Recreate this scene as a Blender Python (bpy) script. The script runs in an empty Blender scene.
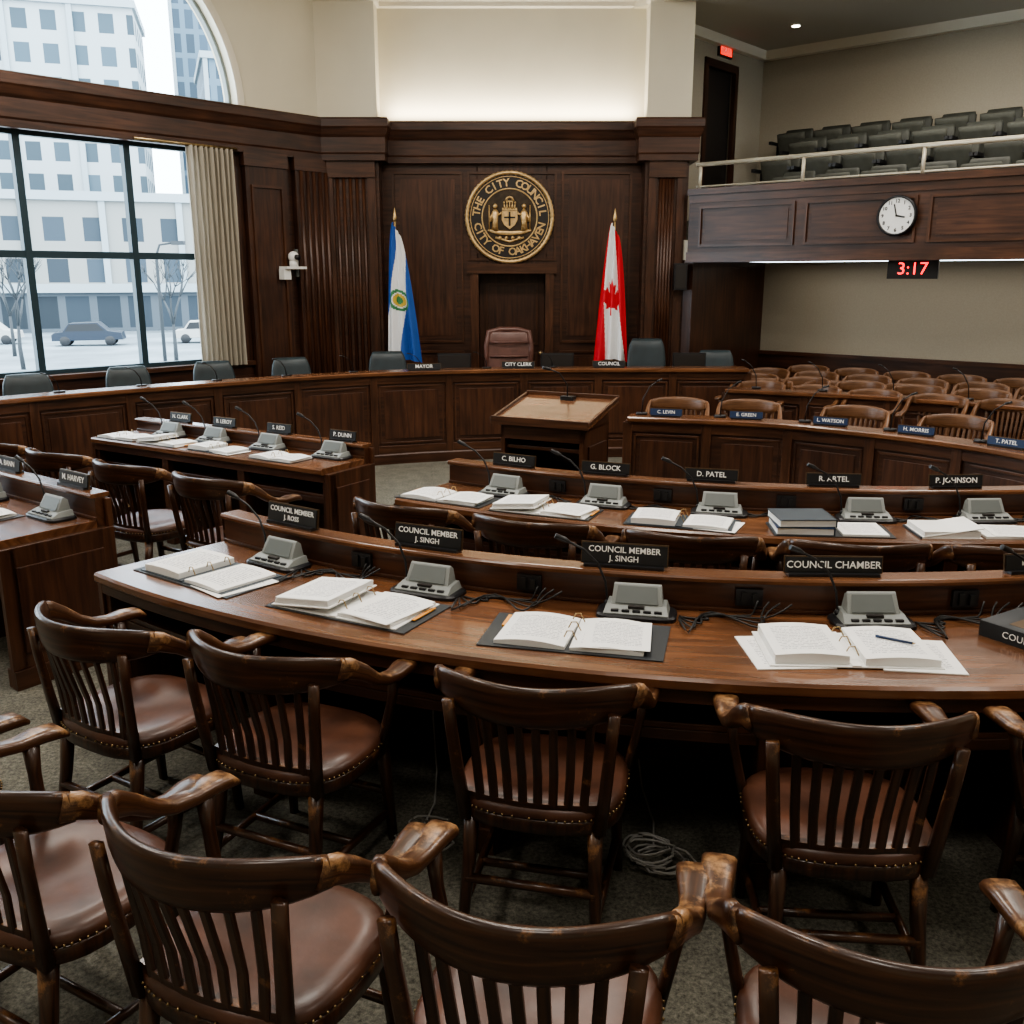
import bpy, bmesh, math, random
from mathutils import Vector, Matrix
random.seed(7)
rad=math.radians
I4=Matrix.Identity(4)
# ---------------------------------------------------------------- materials
def newmat(name):
    m=bpy.data.materials.new(name); m.use_nodes=True
    nt=m.node_tree; b=nt.nodes['Principled BSDF']
    return m,nt,b
def setc(sock,c):
    sock.default_value=(c[0],c[1],c[2],1)
def flat(name,c,rough=.5,metal=0,emis=None,es=0,noise=0,nscale=20,bump=0,spec=None,coat=0):
    m,nt,b=newmat(name)
    setc(b.inputs['Base Color'],c); b.inputs['Roughness'].default_value=rough
    b.inputs['Metallic'].default_value=metal
    if spec is not None: b.inputs['Specular IOR Level'].default_value=spec
    if coat: b.inputs['Coat Weight'].default_value=coat; b.inputs['Coat Roughness'].default_value=.2
    if emis:
        setc(b.inputs['Emission Color'],emis); b.inputs['Emission Strength'].default_value=es
    if noise or bump:
        tc=nt.nodes.new('ShaderNodeTexCoord'); n=nt.nodes.new('ShaderNodeTexNoise')
        n.inputs['Scale'].default_value=nscale; n.inputs['Detail'].default_value=5
        nt.links.new(tc.outputs['Object'],n.inputs['Vector'])
        if noise:
            r=nt.nodes.new('ShaderNodeValToRGB')
            r.color_ramp.elements[0].position=.3; r.color_ramp.elements[1].position=.7
            r.color_ramp.elements[0].color=tuple(x*(1-noise) for x in c)+(1,)
            r.color_ramp.elements[1].color=tuple(min(1,x*(1+noise)) for x in c)+(1,)
            nt.links.new(n.outputs['Fac'],r.inputs['Fac']); nt.links.new(r.outputs['Color'],b.inputs['Base Color'])
        if bump:
            bp=nt.nodes.new('ShaderNodeBump'); bp.inputs['Strength'].default_value=bump; bp.inputs['Distance'].default_value=.01
            nt.links.new(n.outputs['Fac'],bp.inputs['Height']); nt.links.new(bp.outputs['Normal'],b.inputs['Normal'])
    return m
def wood(name,dark,light,rough=.35,us=1.2,vs=16,wear=None,wearpos=.6,coat=.0):
    m,nt,b=newmat(name); L=nt.links
    tc=nt.nodes.new('ShaderNodeTexCoord'); mp=nt.nodes.new('ShaderNodeMapping')
    mp.inputs['Scale'].default_value=(us,vs,1)
    L.new(tc.outputs['UV'],mp.inputs['Vector'])
    n=nt.nodes.new('ShaderNodeTexNoise'); n.inputs['Scale'].default_value=1.6; n.inputs['Detail'].default_value=8; n.inputs['Distortion'].default_value=.7
    L.new(mp.outputs['Vector'],n.inputs['Vector'])
    r=nt.nodes.new('ShaderNodeValToRGB')
    r.color_ramp.elements[0].position=.32; r.color_ramp.elements[1].position=.72
    r.color_ramp.elements[0].color=tuple(dark)+(1,); r.color_ramp.elements[1].color=tuple(light)+(1,)
    L.new(n.outputs['Fac'],r.inputs['Fac'])
    out=r.outputs['Color']
    n2=nt.nodes.new('ShaderNodeTexNoise'); n2.inputs['Scale'].default_value=2.2; n2.inputs['Detail'].default_value=3
    L.new(tc.outputs['Object'],n2.inputs['Vector'])
    mx=nt.nodes.new('ShaderNodeMix'); mx.data_type='RGBA'; mx.blend_type='MULTIPLY'; mx.inputs[0].default_value=.45
    L.new(out,mx.inputs[6]); 
    r2=nt.nodes.new('ShaderNodeValToRGB'); r2.color_ramp.elements[0].position=.35; r2.color_ramp.elements[1].position=.65
    r2.color_ramp.elements[0].color=(.45,.45,.45,1); r2.color_ramp.elements[1].color=(1.3,1.3,1.3,1)
    L.new(n2.outputs['Fac'],r2.inputs['Fac']); L.new(r2.outputs['Color'],mx.inputs[7]); out=mx.outputs[2]
    if wear:
        n3=nt.nodes.new('ShaderNodeTexNoise'); n3.inputs['Scale'].default_value=12; n3.inputs['Detail'].default_value=8; n3.inputs['Roughness'].default_value=.72
        L.new(tc.outputs['Object'],n3.inputs['Vector'])
        ge=nt.nodes.new('ShaderNodeNewGeometry'); sp=nt.nodes.new('ShaderNodeSeparateXYZ'); L.new(ge.outputs['Normal'],sp.inputs[0])
        ma=nt.nodes.new('ShaderNodeMath'); ma.operation='MULTIPLY_ADD'; L.new(sp.outputs['Z'],ma.inputs[0]); ma.inputs[1].default_value=.10; L.new(n3.outputs['Fac'],ma.inputs[2])
        r3=nt.nodes.new('ShaderNodeValToRGB'); r3.color_ramp.elements[0].position=wearpos; r3.color_ramp.elements[1].position=wearpos+.12
        r3.color_ramp.elements[0].color=(0,0,0,1); r3.color_ramp.elements[1].color=(.85,.85,.85,1)
        L.new(ma.outputs[0],r3.inputs['Fac'])
        m3=nt.nodes.new('ShaderNodeMix'); m3.data_type='RGBA'
        L.new(r3.outputs['Color'],m3.inputs[0]); L.new(out,m3.inputs[6]); m3.inputs[7].default_value=tuple(wear)+(1,)
        out=m3.outputs[2]
    L.new(out,b.inputs['Base Color'])
    b.inputs['Roughness'].default_value=rough
    if coat: b.inputs['Coat Weight'].default_value=coat; b.inputs['Coat Roughness'].default_value=.15
    bp=nt.nodes.new('ShaderNodeBump'); bp.inputs['Strength'].default_value=.12; bp.inputs['Distance'].default_value=.004
    L.new(n.outputs['Fac'],bp.inputs['Height']); L.new(bp.outputs['Normal'],b.inputs['Normal'])
    return m

M_panel=wood('walnut_panel',(.029,.0110,.0058),(.082,.033,.0165),.38)
M_panel2=wood('walnut_panel_raised',(.035,.0130,.0066),(.097,.039,.0195),.36)
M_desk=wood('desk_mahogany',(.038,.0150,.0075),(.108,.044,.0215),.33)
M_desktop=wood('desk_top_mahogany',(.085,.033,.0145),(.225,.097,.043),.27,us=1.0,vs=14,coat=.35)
M_chair=wood('chair_oak_dark',(.018,.0072,.0038),(.092,.037,.0165),.33,us=2,vs=30,wear=(.30,.14,.055),wearpos=.605,coat=.2)
M_arm=wood('chair_oak_worn',(.034,.013,.006),(.15,.064,.027),.33,us=2,vs=30,wear=(.42,.23,.105),wearpos=.56,coat=.2)
M_pchair=wood('chair_oak_light',(.070,.030,.013),(.21,.098,.044),.38,us=2,vs=30)
M_leather=flat('brown_leather',(.092,.037,.021),.40,noise=.55,nscale=6,bump=.35,coat=.08)
M_throne=flat('oxblood_leather',(.12,.055,.043),.38,noise=.2,nscale=12)
M_nail=flat('brass_nail',(.38,.28,.15),.35,1)
M_grey=flat('console_grey',(.13,.145,.14),.45)
M_greyl=flat('console_grey_light',(.24,.255,.245),.5,noise=.06,nscale=300)
M_black=flat('black_plastic',(.012,.012,.014),.4)
M_white=flat('white_lettering',(.9,.9,.88),.5)
M_cream=flat('cream_wall_paint',(.70,.65,.52),.8,noise=.03,nscale=2)
M_creamtrim=flat('cream_trim',(.78,.73,.62),.6)
M_beige=flat('beige_wall_fabric',(.36,.325,.26),.9,noise=.05,nscale=60)
M_ceil=flat('ceiling_paint',(.50,.47,.40),.9)
M_gold=flat('gold_paint',(.62,.43,.21),.38,.6,noise=.2,nscale=30)
M_sealdark=flat('seal_dark',(.018,.014,.012),.5)
M_sealbr=flat('seal_bronze',(.05,.034,.02),.45,.4,noise=.3,nscale=20)
M_teal=flat('slate_vinyl',(.022,.034,.040),.42,noise=.15,nscale=10)
M_seatgrey=flat('theatre_seat_grey',(.040,.043,.035),.6,noise=.2,nscale=12)
M_seatpad=flat('theatre_seat_pad',(.070,.073,.060),.7,noise=.15,nscale=12)
M_rail=flat('railing_cream_metal',(.60,.55,.44),.4,.3)
M_winframe=flat('window_frame_metal',(.025,.05,.065),.45,.3)
M_winframe2=flat('arch_frame_grey',(.22,.25,.24),.5)
M_cable=flat('cable_black',(.012,.012,.012),.5)
M_cableg=flat('cable_grey',(.40,.39,.37),.5)
M_folder=flat('blotter_black',(.022,.026,.03),.5)
M_cover=flat('binder_slate_cover',(.05,.065,.08),.45)
M_bluecover=flat('binder_blue_cover',(.03,.06,.14),.4)
M_blue=flat('flag_blue',(.02,.09,.36),.7)
M_fwhite=flat('flag_white',(.78,.79,.80),.7)
M_red=flat('flag_red',(.60,.012,.025),.7)
M_green=flat('flag_green',(.05,.22,.09),.7)
M_yel=flat('flag_yellow',(.65,.45,.08),.7)
M_exit=flat('exit_red',(.5,.02,.02),.5,emis=(1,.05,.03),es=1.2)
M_led=flat('led_red',(.5,.0,.0),.5,emis=(1,.01,.02),es=3.5)
M_lampw=flat('lamp_glow',(1,.95,.85),.5,emis=(1,.93,.8),es=12)
M_clock=flat('clock_face',(.8,.8,.78),.5)
M_snow=flat('street_pavement',(.17,.20,.22),.9,noise=.35,nscale=.25)
M_bark=flat('tree_bark',(.045,.05,.055),.9)
M_carpaint=flat('car_paint',(.012,.02,.035),.3)
M_postit=flat('orange_tab',(.75,.35,.08),.6)
M_nblue=flat('nameplate_blue',(.02,.04,.10),.4)
M_plateedge=flat('nameplate_bronze',(.15,.10,.06),.35,.8)
M_pale=flat('stone_cornice',(.30,.34,.36),.8)

def papermat(name,dens):
    m,nt,b=newmat(name); L=nt.links
    tc=nt.nodes.new('ShaderNodeTexCoord'); s=nt.nodes.new('ShaderNodeSeparateXYZ')
    L.new(tc.outputs['UV'],s.inputs[0])
    def mth(op,a,bv=None,c=None):
        n=nt.nodes.new('ShaderNodeMath'); n.operation=op
        for i,x in enumerate((a,bv,c)):
            if x is None: continue
            if isinstance(x,(int,float)): n.inputs[i].default_value=x
            else: L.new(x,n.inputs[i])
        return n.outputs[0]
    line=mth('LESS_THAN',mth('FRACT',mth('MULTIPLY',s.outputs['Y'],dens)),.42)
    mp=nt.nodes.new('ShaderNodeMapping'); mp.inputs['Scale'].default_value=(45,dens*.9,1); L.new(tc.outputs['UV'],mp.inputs['Vector'])
    nz=nt.nodes.new('ShaderNodeTexNoise'); nz.inputs['Scale'].default_value=1; nz.inputs['Detail'].default_value=1; L.new(mp.outputs[0],nz.inputs['Vector'])
    word=mth('GREATER_THAN',nz.outputs['Fac'],.46)
    mx1=mth('GREATER_THAN',s.outputs['X'],.13); mx2=mth('LESS_THAN',s.outputs['X'],.87)
    my1=mth('GREATER_THAN',s.outputs['Y'],.12); my2=mth('LESS_THAN',s.outputs['Y'],.88)
    f=mth('MULTIPLY',mth('MULTIPLY',mth('MULTIPLY',line,word),mth('MULTIPLY',mx1,mx2)),mth('MULTIPLY',my1,my2))
    mx=nt.nodes.new('ShaderNodeMix'); mx.data_type='RGBA'; L.new(f,mx.inputs[0])
    mx.inputs[6].default_value=(.86,.86,.84,1); mx.inputs[7].default_value=(.42,.42,.44,1)
    L.new(mx.outputs[2],b.inputs['Base Color']); b.inputs['Roughness'].default_value=.8
    return m
M_print=papermat('printed_paper',20)
M_paper=flat('paper_plain',(.84,.84,.82),.8)

def carpetmat():
    m,nt,b=newmat('carpet_grey_green'); L=nt.links
    tc=nt.nodes.new('ShaderNodeTexCoord')
    n=nt.nodes.new('ShaderNodeTexNoise'); n.inputs['Scale'].default_value=60; n.inputs['Detail'].default_value=6; n.inputs['Roughness'].default_value=.8
    L.new(tc.outputs['Object'],n.inputs['Vector'])
    n2=nt.nodes.new('ShaderNodeTexVoronoi'); n2.inputs['Scale'].default_value=9; L.new(tc.outputs['Object'],n2.inputs['Vector'])
    r=nt.nodes.new('ShaderNodeValToRGB'); r.color_ramp.elements[0].position=.38; r.color_ramp.elements[1].position=.66
    r.color_ramp.elements[0].color=(.060,.057,.044,1); r.color_ramp.elements[1].color=(.27,.255,.205,1)
    L.new(n.outputs['Fac'],r.inputs['Fac'])
    mx=nt.nodes.new('ShaderNodeMix'); mx.data_type='RGBA'; mx.blend_type='MULTIPLY'; mx.inputs[0].default_value=.35
    L.new(r.outputs['Color'],mx.inputs[6]); L.new(n2.outputs['Distance'],mx.inputs[7]); L.new(mx.outputs[2],b.inputs['Base Color'])
    b.inputs['Roughness'].default_value=.95
    bp=nt.nodes.new('ShaderNodeBump'); bp.inputs['Strength'].default_value=.4; bp.inputs['Distance'].default_value=.01
    L.new(n.outputs['Fac'],bp.inputs['Height']); L.new(bp.outputs['Normal'],b.inputs['Normal'])
    return m
M_carpet=carpetmat()
def facade(name,wall,glass,w,h,mort):
    m,nt,b=newmat(name); L=nt.links
    tc=nt.nodes.new('ShaderNodeTexCoord'); s=nt.nodes.new('ShaderNodeSeparateXYZ'); L.new(tc.outputs['Object'],s.inputs[0])
    a=nt.nodes.new('ShaderNodeMath'); L.new(s.outputs[0],a.inputs[0]); L.new(s.outputs[1],a.inputs[1])
    c=nt.nodes.new('ShaderNodeCombineXYZ'); L.new(a.outputs[0],c.inputs[0]); L.new(s.outputs[2],c.inputs[1])
    br=nt.nodes.new('ShaderNodeTexBrick'); br.offset=0; L.new(c.outputs[0],br.inputs['Vector'])
    br.inputs['Scale'].default_value=1; br.inputs['Brick Width'].default_value=w; br.inputs['Row Height'].default_value=h; br.inputs['Mortar Size'].default_value=mort
    br.inputs['Mortar Smooth'].default_value=0
    setc(br.inputs['Color1'],glass); setc(br.inputs['Color2'],tuple(x*.5 for x in glass)); setc(br.inputs['Mortar'],wall)
    L.new(br.outputs['Color'],b.inputs['Base Color']); b.inputs['Roughness'].default_value=.7
    return m
M_fac1=facade('facade_white',(.33,.36,.37),(.06,.095,.12),2.6,3.0,.6)
M_fac2=facade('facade_tower',(.10,.15,.19),(.05,.085,.12),1.8,3.2,.35)
M_fac3=facade('facade_shop',(.25,.25,.235),(.04,.06,.08),3.0,3.3,.7)
M_shop=facade('facade_street_level',(.07,.085,.10),(.02,.032,.045),2.4,3.2,.3)
def curtainmat():
    m,nt,b=newmat('curtain_linen'); setc(b.inputs['Base Color'],(.42,.38,.31)); b.inputs['Roughness'].default_value=.9
    t=nt.nodes.new('ShaderNodeBsdfTranslucent'); setc(t.inputs['Color'],(.45,.41,.35))
    mx=nt.nodes.new('ShaderNodeMixShader'); mx.inputs[0].default_value=.2
    nt.links.new(b.outputs[0],mx.inputs[1]); nt.links.new(t.outputs[0],mx.inputs[2]); nt.links.new(mx.outputs[0],nt.nodes['Material Output'].inputs[0])
    return m
M_curtain=curtainmat()

# ---------------------------------------------------------------- builder
def T(x=0,y=0,z=0,rz=0): return Matrix.Translation((x,y,z))@Matrix.Rotation(rz,4,'Z')
_tc={}
def textgeo(s,size,ext=.0,bold=0):
    k=(s,size,ext,bold)
    if k in _tc: return _tc[k]
    cu=bpy.data.curves.new('t','FONT'); cu.body=s; cu.size=size; cu.align_x='CENTER'; cu.align_y='CENTER'; cu.resolution_u=2; cu.extrude=ext; cu.offset=bold
    ob=bpy.data.objects.new('t',cu); bpy.context.scene.collection.objects.link(ob)
    dg=bpy.context.evaluated_depsgraph_get()
    me=bpy.data.meshes.new_from_object(ob.evaluated_get(dg))
    vs=[tuple(v.co) for v in me.vertices]; fs=[tuple(p.vertices) for p in me.polygons]
    bpy.data.objects.remove(ob); bpy.data.curves.remove(cu); bpy.data.meshes.remove(me)
    _tc[k]=(vs,fs); return _tc[k]
class MB:
    def __init__(s): s.v=[];s.f=[];s.fm=[];s.uv=[];s.sm=[];s.mats=[];s.M=I4.copy()
    def add(s,vs,fs,mat,uv=None,smooth=False,M=None):
        if mat not in s.mats: s.mats.append(mat)
        mi=s.mats.index(mat); b=len(s.v); X=s.M@M if M is not None else s.M
        for p in vs: s.v.append(X@Vector(p))
        s.uv+= uv if uv else [(p[0],p[1]+p[2]) for p in vs]
        for f in fs:
            s.f.append([b+i for i in f]); s.fm.append(mi); s.sm.append(smooth)
    def box(s,x0,x1,y0,y1,z0,z1,mat,M=None,grain=None):
        vs=[(x,y,z) for x in(x0,x1) for y in(y0,y1) for z in(z0,z1)]
        fs=[(0,1,3,2),(4,6,7,5),(0,4,5,1),(2,3,7,6),(0,2,6,4),(1,5,7,3)]
        d=[abs(x1-x0),abs(y1-y0),abs(z1-z0)]
        g=grain if grain is not None else d.index(max(d))
        o=[i for i in range(3) if i!=g]; r=random.random()*7
        uv=[(p[g]+r,p[o[0]]+p[o[1]]+r) for p in vs]
        s.add(vs,fs,mat,uv,False,M)
    def loft(s,rings,mat,smooth=True,cap=True,M=None,closed=True):
        n=len(rings[0]); vs=[];uv=[];fs=[];L=0;r0=random.random()*5
        for i,r in enumerate(rings):
            if i: L+=(Vector(r[0])-Vector(rings[i-1][0])).length
            P=0
            for j,p in enumerate(r):
                if j: P+=(Vector(p)-Vector(r[j-1])).length
                vs.append(tuple(p)); uv.append((L+r0,P+r0))
        for i in range(len(rings)-1):
            for j in range(n if closed else n-1):
                k=(j+1)%n
                fs.append((i*n+j,i*n+k,(i+1)*n+k,(i+1)*n+j))
        if cap and closed:
            fs.append(tuple(range(n-1,-1,-1))); fs.append(tuple(range((len(rings)-1)*n,len(rings)*n)))
        s.add(vs,fs,mat,uv,smooth,M)
    def tube(s,pts,rr,mat,n=8,smooth=True,M=None,ell=None,up=(0,0,1)):
        pts=[Vector(p) for p in pts]; rings=[]
        side=None
        for i,p in enumerate(pts):
            t=(pts[min(i+1,len(pts)-1)]-pts[max(i-1,0)]).normalized()
            u=Vector(up)
            if side is None or ell:
                if abs(t.dot(u))>.95: u=Vector((0,1,0))
                side=t.cross(u).normalized()
            else:
                side=(side-t*side.dot(t)).normalized()
            w=side.cross(t).normalized(); ring=[]
            for j in range(n):
                a=2*math.pi*(j+.5)/n; c,q=math.cos(a),math.sin(a)
                if ell:
                    e=.6; c=math.copysign(abs(c)**e,c); q=math.copysign(abs(q)**e,q)
                    ring.append(p+side*(c*ell[i][0]/2)+w*(q*ell[i][1]/2))
                else:
                    r=rr[i] if isinstance(rr,(list,tuple)) else rr
                    ring.append(p+side*c*r+w*q*r)
            rings.append(ring)
        s.loft(rings,mat,smooth,True,M)
    def cyl(s,p0,p1,r0,r1,mat,n=12,smooth=True,M=None): s.tube([p0,p1],[r0,r1],mat,n,smooth,M)
    def ball(s,c,r,mat,n=8,sc=(1,1,1),M=None):
        rings=[]
        for i in range(n//2+1):
            a=-math.pi/2+math.pi*i/(n//2); q=max(math.cos(a),.02)
            rings.append([(c[0]+r*sc[0]*q*math.cos(2*math.pi*j/n),c[1]+r*sc[1]*q*math.sin(2*math.pi*j/n),c[2]+r*sc[2]*math.sin(a)) for j in range(n)])
        s.loft(rings,mat,True,True,M)
    def sweep(s,path,prof,mat,M=None,smooth=False):
        n=len(path); m=len(prof); P=[Vector((p[0],p[1])) for p in path]; nr=[]
        d=[(P[i+1]-P[i]).normalized() for i in range(n-1)]
        for i in range(n):
            a=d[max(i-1,0)]; b=d[min(i,n-2)]
            na=Vector((-a.y,a.x)); nb=Vector((-b.y,b.x)); nr.append((na+nb)/max(.3,(1+na.dot(nb))))
        vs=[];uv=[];fs=[];L=0
        for i in range(n):
            if i: L+=(P[i]-P[i-1]).length
            pe=0
            for j,(o,z) in enumerate(prof):
                if j: pe+=math.hypot(o-prof[j-1][0],z-prof[j-1][1])
                q=P[i]+nr[i]*o; vs.append((q.x,q.y,z)); uv.append((L,pe))
        for i in range(n-1):
            for j in range(m):
                k=(j+1)%m; fs.append((i*m+j,i*m+k,(i+1)*m+k,(i+1)*m+j))
        fs.append(tuple(range(m))); fs.append(tuple(range((n-1)*m,n*m)))
        s.add(vs,fs,mat,uv,smooth,M)
    def text(s,t,size,mat,M,ext=.0008,bold=0):
        vs,fs=textgeo(t,size,ext,bold); s.add(vs,fs,mat,None,False,M)
    def mesh(s,name,bevel=0):
        me=bpy.data.meshes.new(name); me.from_pydata([tuple(v) for v in s.v],[],s.f)
        for m in s.mats: me.materials.append(m)
        me.polygons.foreach_set('material_index',s.fm); me.polygons.foreach_set('use_smooth',s.sm)
        ul=me.uv_layers.new(name='UVMap')
        for l in me.loops: ul.data[l.index].uv=s.uv[l.vertex_index]
        bm=bmesh.new(); bm.from_mesh(me); bmesh.ops.recalc_face_normals(bm,faces=bm.faces); bm.to_mesh(me); bm.free()
        if bevel:
            ob=bpy.data.objects.new('tmp',me); bpy.context.scene.collection.objects.link(ob)
            md=ob.modifiers.new('b','BEVEL'); md.width=bevel; md.segments=2; md.limit_method='ANGLE'; md.angle_limit=rad(50)
            dg=bpy.context.evaluated_depsgraph_get(); me2=bpy.data.meshes.new_from_object(ob.evaluated_get(dg))
            bpy.data.objects.remove(ob); me2.name=name; me=me2
        me.update(); return me
    def obj(s,name,loc=(0,0,0),rz=0,bevel=0,sc=1): return place(s.mesh(name,bevel),name,loc,rz,sc)
def place(me,name,loc=(0,0,0),rz=0,sc=1):
    o=bpy.data.objects.new(name,me); bpy.context.scene.collection.objects.link(o)
    o.location=loc; o.rotation_euler=(0,0,rz); o.scale=(sc,sc,sc) if isinstance(sc,(int,float)) else sc
    return o
RX=Matrix.Rotation(math.pi/2,4,'X')

# ---------------------------------------------------------------- wooden armchair
def superell(a,b,n,p,cx=0,cy=0,z=0):
    out=[]
    for j in range(n):
        t=2*math.pi*j/n; c,q=math.cos(t),math.sin(t)
        out.append((cx+a*math.copysign(abs(c)**(2/p),c),cy+b*math.copysign(abs(q)**(2/p),q),z))
    return out
def armchair_mesh(name,W,A,S,detail=True):
    b=MB()
    n=36 if detail else 20
    fr=lambda s,z:superell(.262*s,.245*s,n,3.0,0,0,z)
    b.loft([fr(.94,.385),fr(1.0,.395),fr(1.0,.43),fr(.985,.438)],W)
    b.loft([fr(.985,.436),fr(1.0,.446),fr(.985,.462),fr(.93,.474),fr(.75,.478),fr(.45,.466),fr(.1,.458)],S)
    if detail:
        for p in superell(.263,.247,72,3.0,0,0,.444): b.ball(p,.0042,M_nail,6)
    R=[]; N=21 if detail else 9
    def crest(a): return Vector((.300*a,-.30+.15*a*a,.822-.006*a*a))
    for i in range(N):
        a=-1+2*i/(N-1); p=crest(a); t=(crest(a+.01)-crest(a-.01)); t.z=0; t.normalize(); nn=Vector((-t.y,t.x,0))
        h=.130-.055*abs(a)**4; th=.032; ring=[]
        p=p+Vector((0,0,.010*abs(a)**4))
        lean=Vector((0,-.12,0))
        for j in range(12):
            g=2*math.pi*(j+.5)/12; c,q=math.cos(g),math.sin(g)
            c=math.copysign(abs(c)**.6,c);q=math.copysign(abs(q)**.6,q)
            ring.append(p+nn*(c*th/2)+(Vector((0,0,1))+lean)*(q*h/2))
        R.append(ring)
    b.loft(R,W)
    for sg in(-1,1):
        P=[(.290,-.175,.832),(.303,-.135,.822),(.312,-.08,.790),(.314,-.02,.745),(.312,.04,.716),(.310,.11,.704),(.306,.17,.706),(.300,.225,.700),(.297,.25,.684)]
        E=[(.032,.070),(.036,.066),(.042,.052),(.050,.042),(.056,.036),(.064,.036),(.078,.038),(.082,.036),(.062,.018)]
        b.tube([(sg*x,y,z) for x,y,z in P],None,A,12,True,ell=E)
        b.tube([(sg*.240,.12,.40),(sg*.262,.125,.50),(sg*.285,.135,.61),(sg*.295,.14,.70)],None,W,8,True,ell=[(.034,.044),(.030,.036),(.028,.034),(.036,.048)],up=(0,1,0))
        b.tube([(sg*.205,-.205,.40),(sg*.222,-.222,.55),(sg*.236,-.238,.70),(sg*.244,-.245,.80)],None,W,8,True,ell=[(.042,.034),(.038,.028),(.036,.026),(.036,.024)],up=(0,1,0))
        b.tube([(sg*.205,.185,.40),(sg*.21,.195,.25),(sg*.22,.215,0)],None,W,8,True,ell=[(.046,.046),(.040,.040),(.030,.030)],up=(0,1,0))
        b.tube([(sg*.19,-.19,.40),(sg*.195,-.21,.25),(sg*.21,-.255,0)],None,W,8,True,ell=[(.046,.046),(.040,.040),(.030,.030)],up=(0,1,0))
        b.cyl((sg*.212,.205,.12),(sg*.203,-.235,.12),.014,.014,W,8)
    b.cyl((-.212,.20,.20),(.212,.20,.20),.015,.015,W,8)
    b.cyl((-.20,-.225,.20),(.20,-.225,.20),.015,.015,W,8)
    b.cyl((-.207,-.02,.12),(.207,-.02,.12),.014,.014,W,8)
    k=8
    for i in range(k):
        x=-.178+.356*i/(k-1); a=x/.300; yt=-.30+.15*a*a+.008
        b.tube([(x*.86,-.222+.04*a*a,.43),(x*.93,-.236+.06*a*a,.58),(x,yt,.78)],None,W,8,False,ell=[(.028,.013),(.028,.013),(.026,.013)],up=(0,1,0))
    R=[]
    for i in range(9):
        a=-1+2*i/8; c=Vector((.20*a,-.222+.03*a*a,.475))
        R.append([c+Vector(v) for v in((0,-.012,-.035),(0,.012,-.035),(0,.012,.012),(0,-.012,.012))])
    b.loft(R,W,False)
    return b.mesh(name)
CH=armchair_mesh('wooden_armchair',M_chair,M_arm,M_leather,True)
CHp=armchair_mesh('public_armchair',M_pchair,M_pchair,M_leather,False)

C=(1.37,7.58); C2=(2.29,9.6)
def arcp(R,ph,c=C): return (c[0]+R*math.sin(rad(ph)),c[1]-R*math.cos(rad(ph)))
for (x,y,ph) in [(-1.50,2.97,-31),(-.84,2.71,-24),(.04,2.46,-13),(.93,2.23,-5),(1.84,2.2,6)]:
    x0=x-.29*math.sin(rad(ph)); y0=y+.29*math.cos(rad(ph))
    place(CH,'wooden_armchair',(x0,y0,0),rad(ph))
for (x,y,ph) in [(-2.03,2.36,-33),(-1.33,1.96,-29),(-.70,1.69,-24),(-.02,1.47,-16),(.69,1.36,-9)]:
    x0=x-.29*math.sin(rad(ph)); y0=y+.29*math.cos(rad(ph))
    place(CH,'wooden_armchair',(x0,y0,0),rad(ph))
for ph in (-30.5,-23,-15.2,-7.8,-.8,6.5,14):
    p=arcp(5.47,ph,C2); place(CH,'wooden_armchair',(p[0],p[1],0),rad(ph))
for (x,y) in [(-1.68,5.55),(-2.32,5.95),(-2.94,6.35),(-3.56,6.75)]:
    place(CH,'wooden_armchair',(x,y,0),rad(-31.5))

# ---------------------------------------------------------------- desks
def resample(path,step):
    P=[Vector(p) for p in path]; out=[];
    L=[0]
    for i in range(1,len(P)): L.append(L[-1]+(P[i]-P[i-1]).length)
    n=max(1,round(L[-1]/step)); 
    for k in range(n+1):
        s=L[-1]*k/n; i=1
        while i<len(P)-1 and L[i]<s: i+=1
        f=(s-L[i-1])/(L[i]-L[i-1]); p=P[i-1].lerp(P[i],f); d=(P[i]-P[i-1]).normalized()
        out.append((p,math.atan2(d.y,d.x)))
    return out
def desk(name,path,d,step=.82,railz=.90):
    b=MB()
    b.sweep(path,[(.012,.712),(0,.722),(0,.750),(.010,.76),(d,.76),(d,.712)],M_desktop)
    b.sweep(path,[(.03,.66),(.03,.714),(.06,.714),(.06,.66)],M_desk)
    b.sweep(path,[(.09,.54),(.09,.562),(d,.562),(d,.54)],M_desk)
    b.sweep(path,[(.085,.50),(.085,.54),(.105,.54),(.105,.50)],M_panel)
    b.sweep(path,[(d,.0),(d,railz-.02),(d+.06,railz-.02),(d+.06,.0)],M_desk)
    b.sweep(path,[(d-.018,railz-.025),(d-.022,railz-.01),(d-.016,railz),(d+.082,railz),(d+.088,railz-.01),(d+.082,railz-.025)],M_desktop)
    b.sweep(path,[(d+.05,.0),(d+.05,.12),(d+.075,.12),(d+.075,.0)],M_desk)
    b.sweep(path,[(d-.012,.761),(d-.012,.775),(d+.01,.775),(d+.01,.761)],M_desk)
    S=resample(path,step)
    for i,(p,a) in enumerate(S):
        m=T(p.x,p.y,0,a)
        b.box(-.022,.022,.09,d+.01,.0,.714,M_desk,m)
        b.box(-.035,.035,.045,.105,.0,.714,M_desk,m)
        b.box(-.045,.045,.035,.115,.0,.10,M_desk,m)
        b.box(-.03,.03,d+.045,d+.075,.1,railz-.03,M_desk,m,grain=2)
        if i in(0,len(S)-1):
            sg=-1 if i==0 else 1
            b.box(min(0,sg*.035),max(0,sg*.035),.03,d+.07,0,.72,M_desk,m,grain=2)
            b.box(min(sg*.03,sg*.05),max(sg*.03,sg*.05),.03,d+.07,0,.1,M_desk,m)
            b.box(min(sg*.03,sg*.047),max(sg*.03,sg*.047),.10,d,.18,.62,M_panel2,m,grain=2)
    return b.obj(name,bevel=.003)
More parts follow.
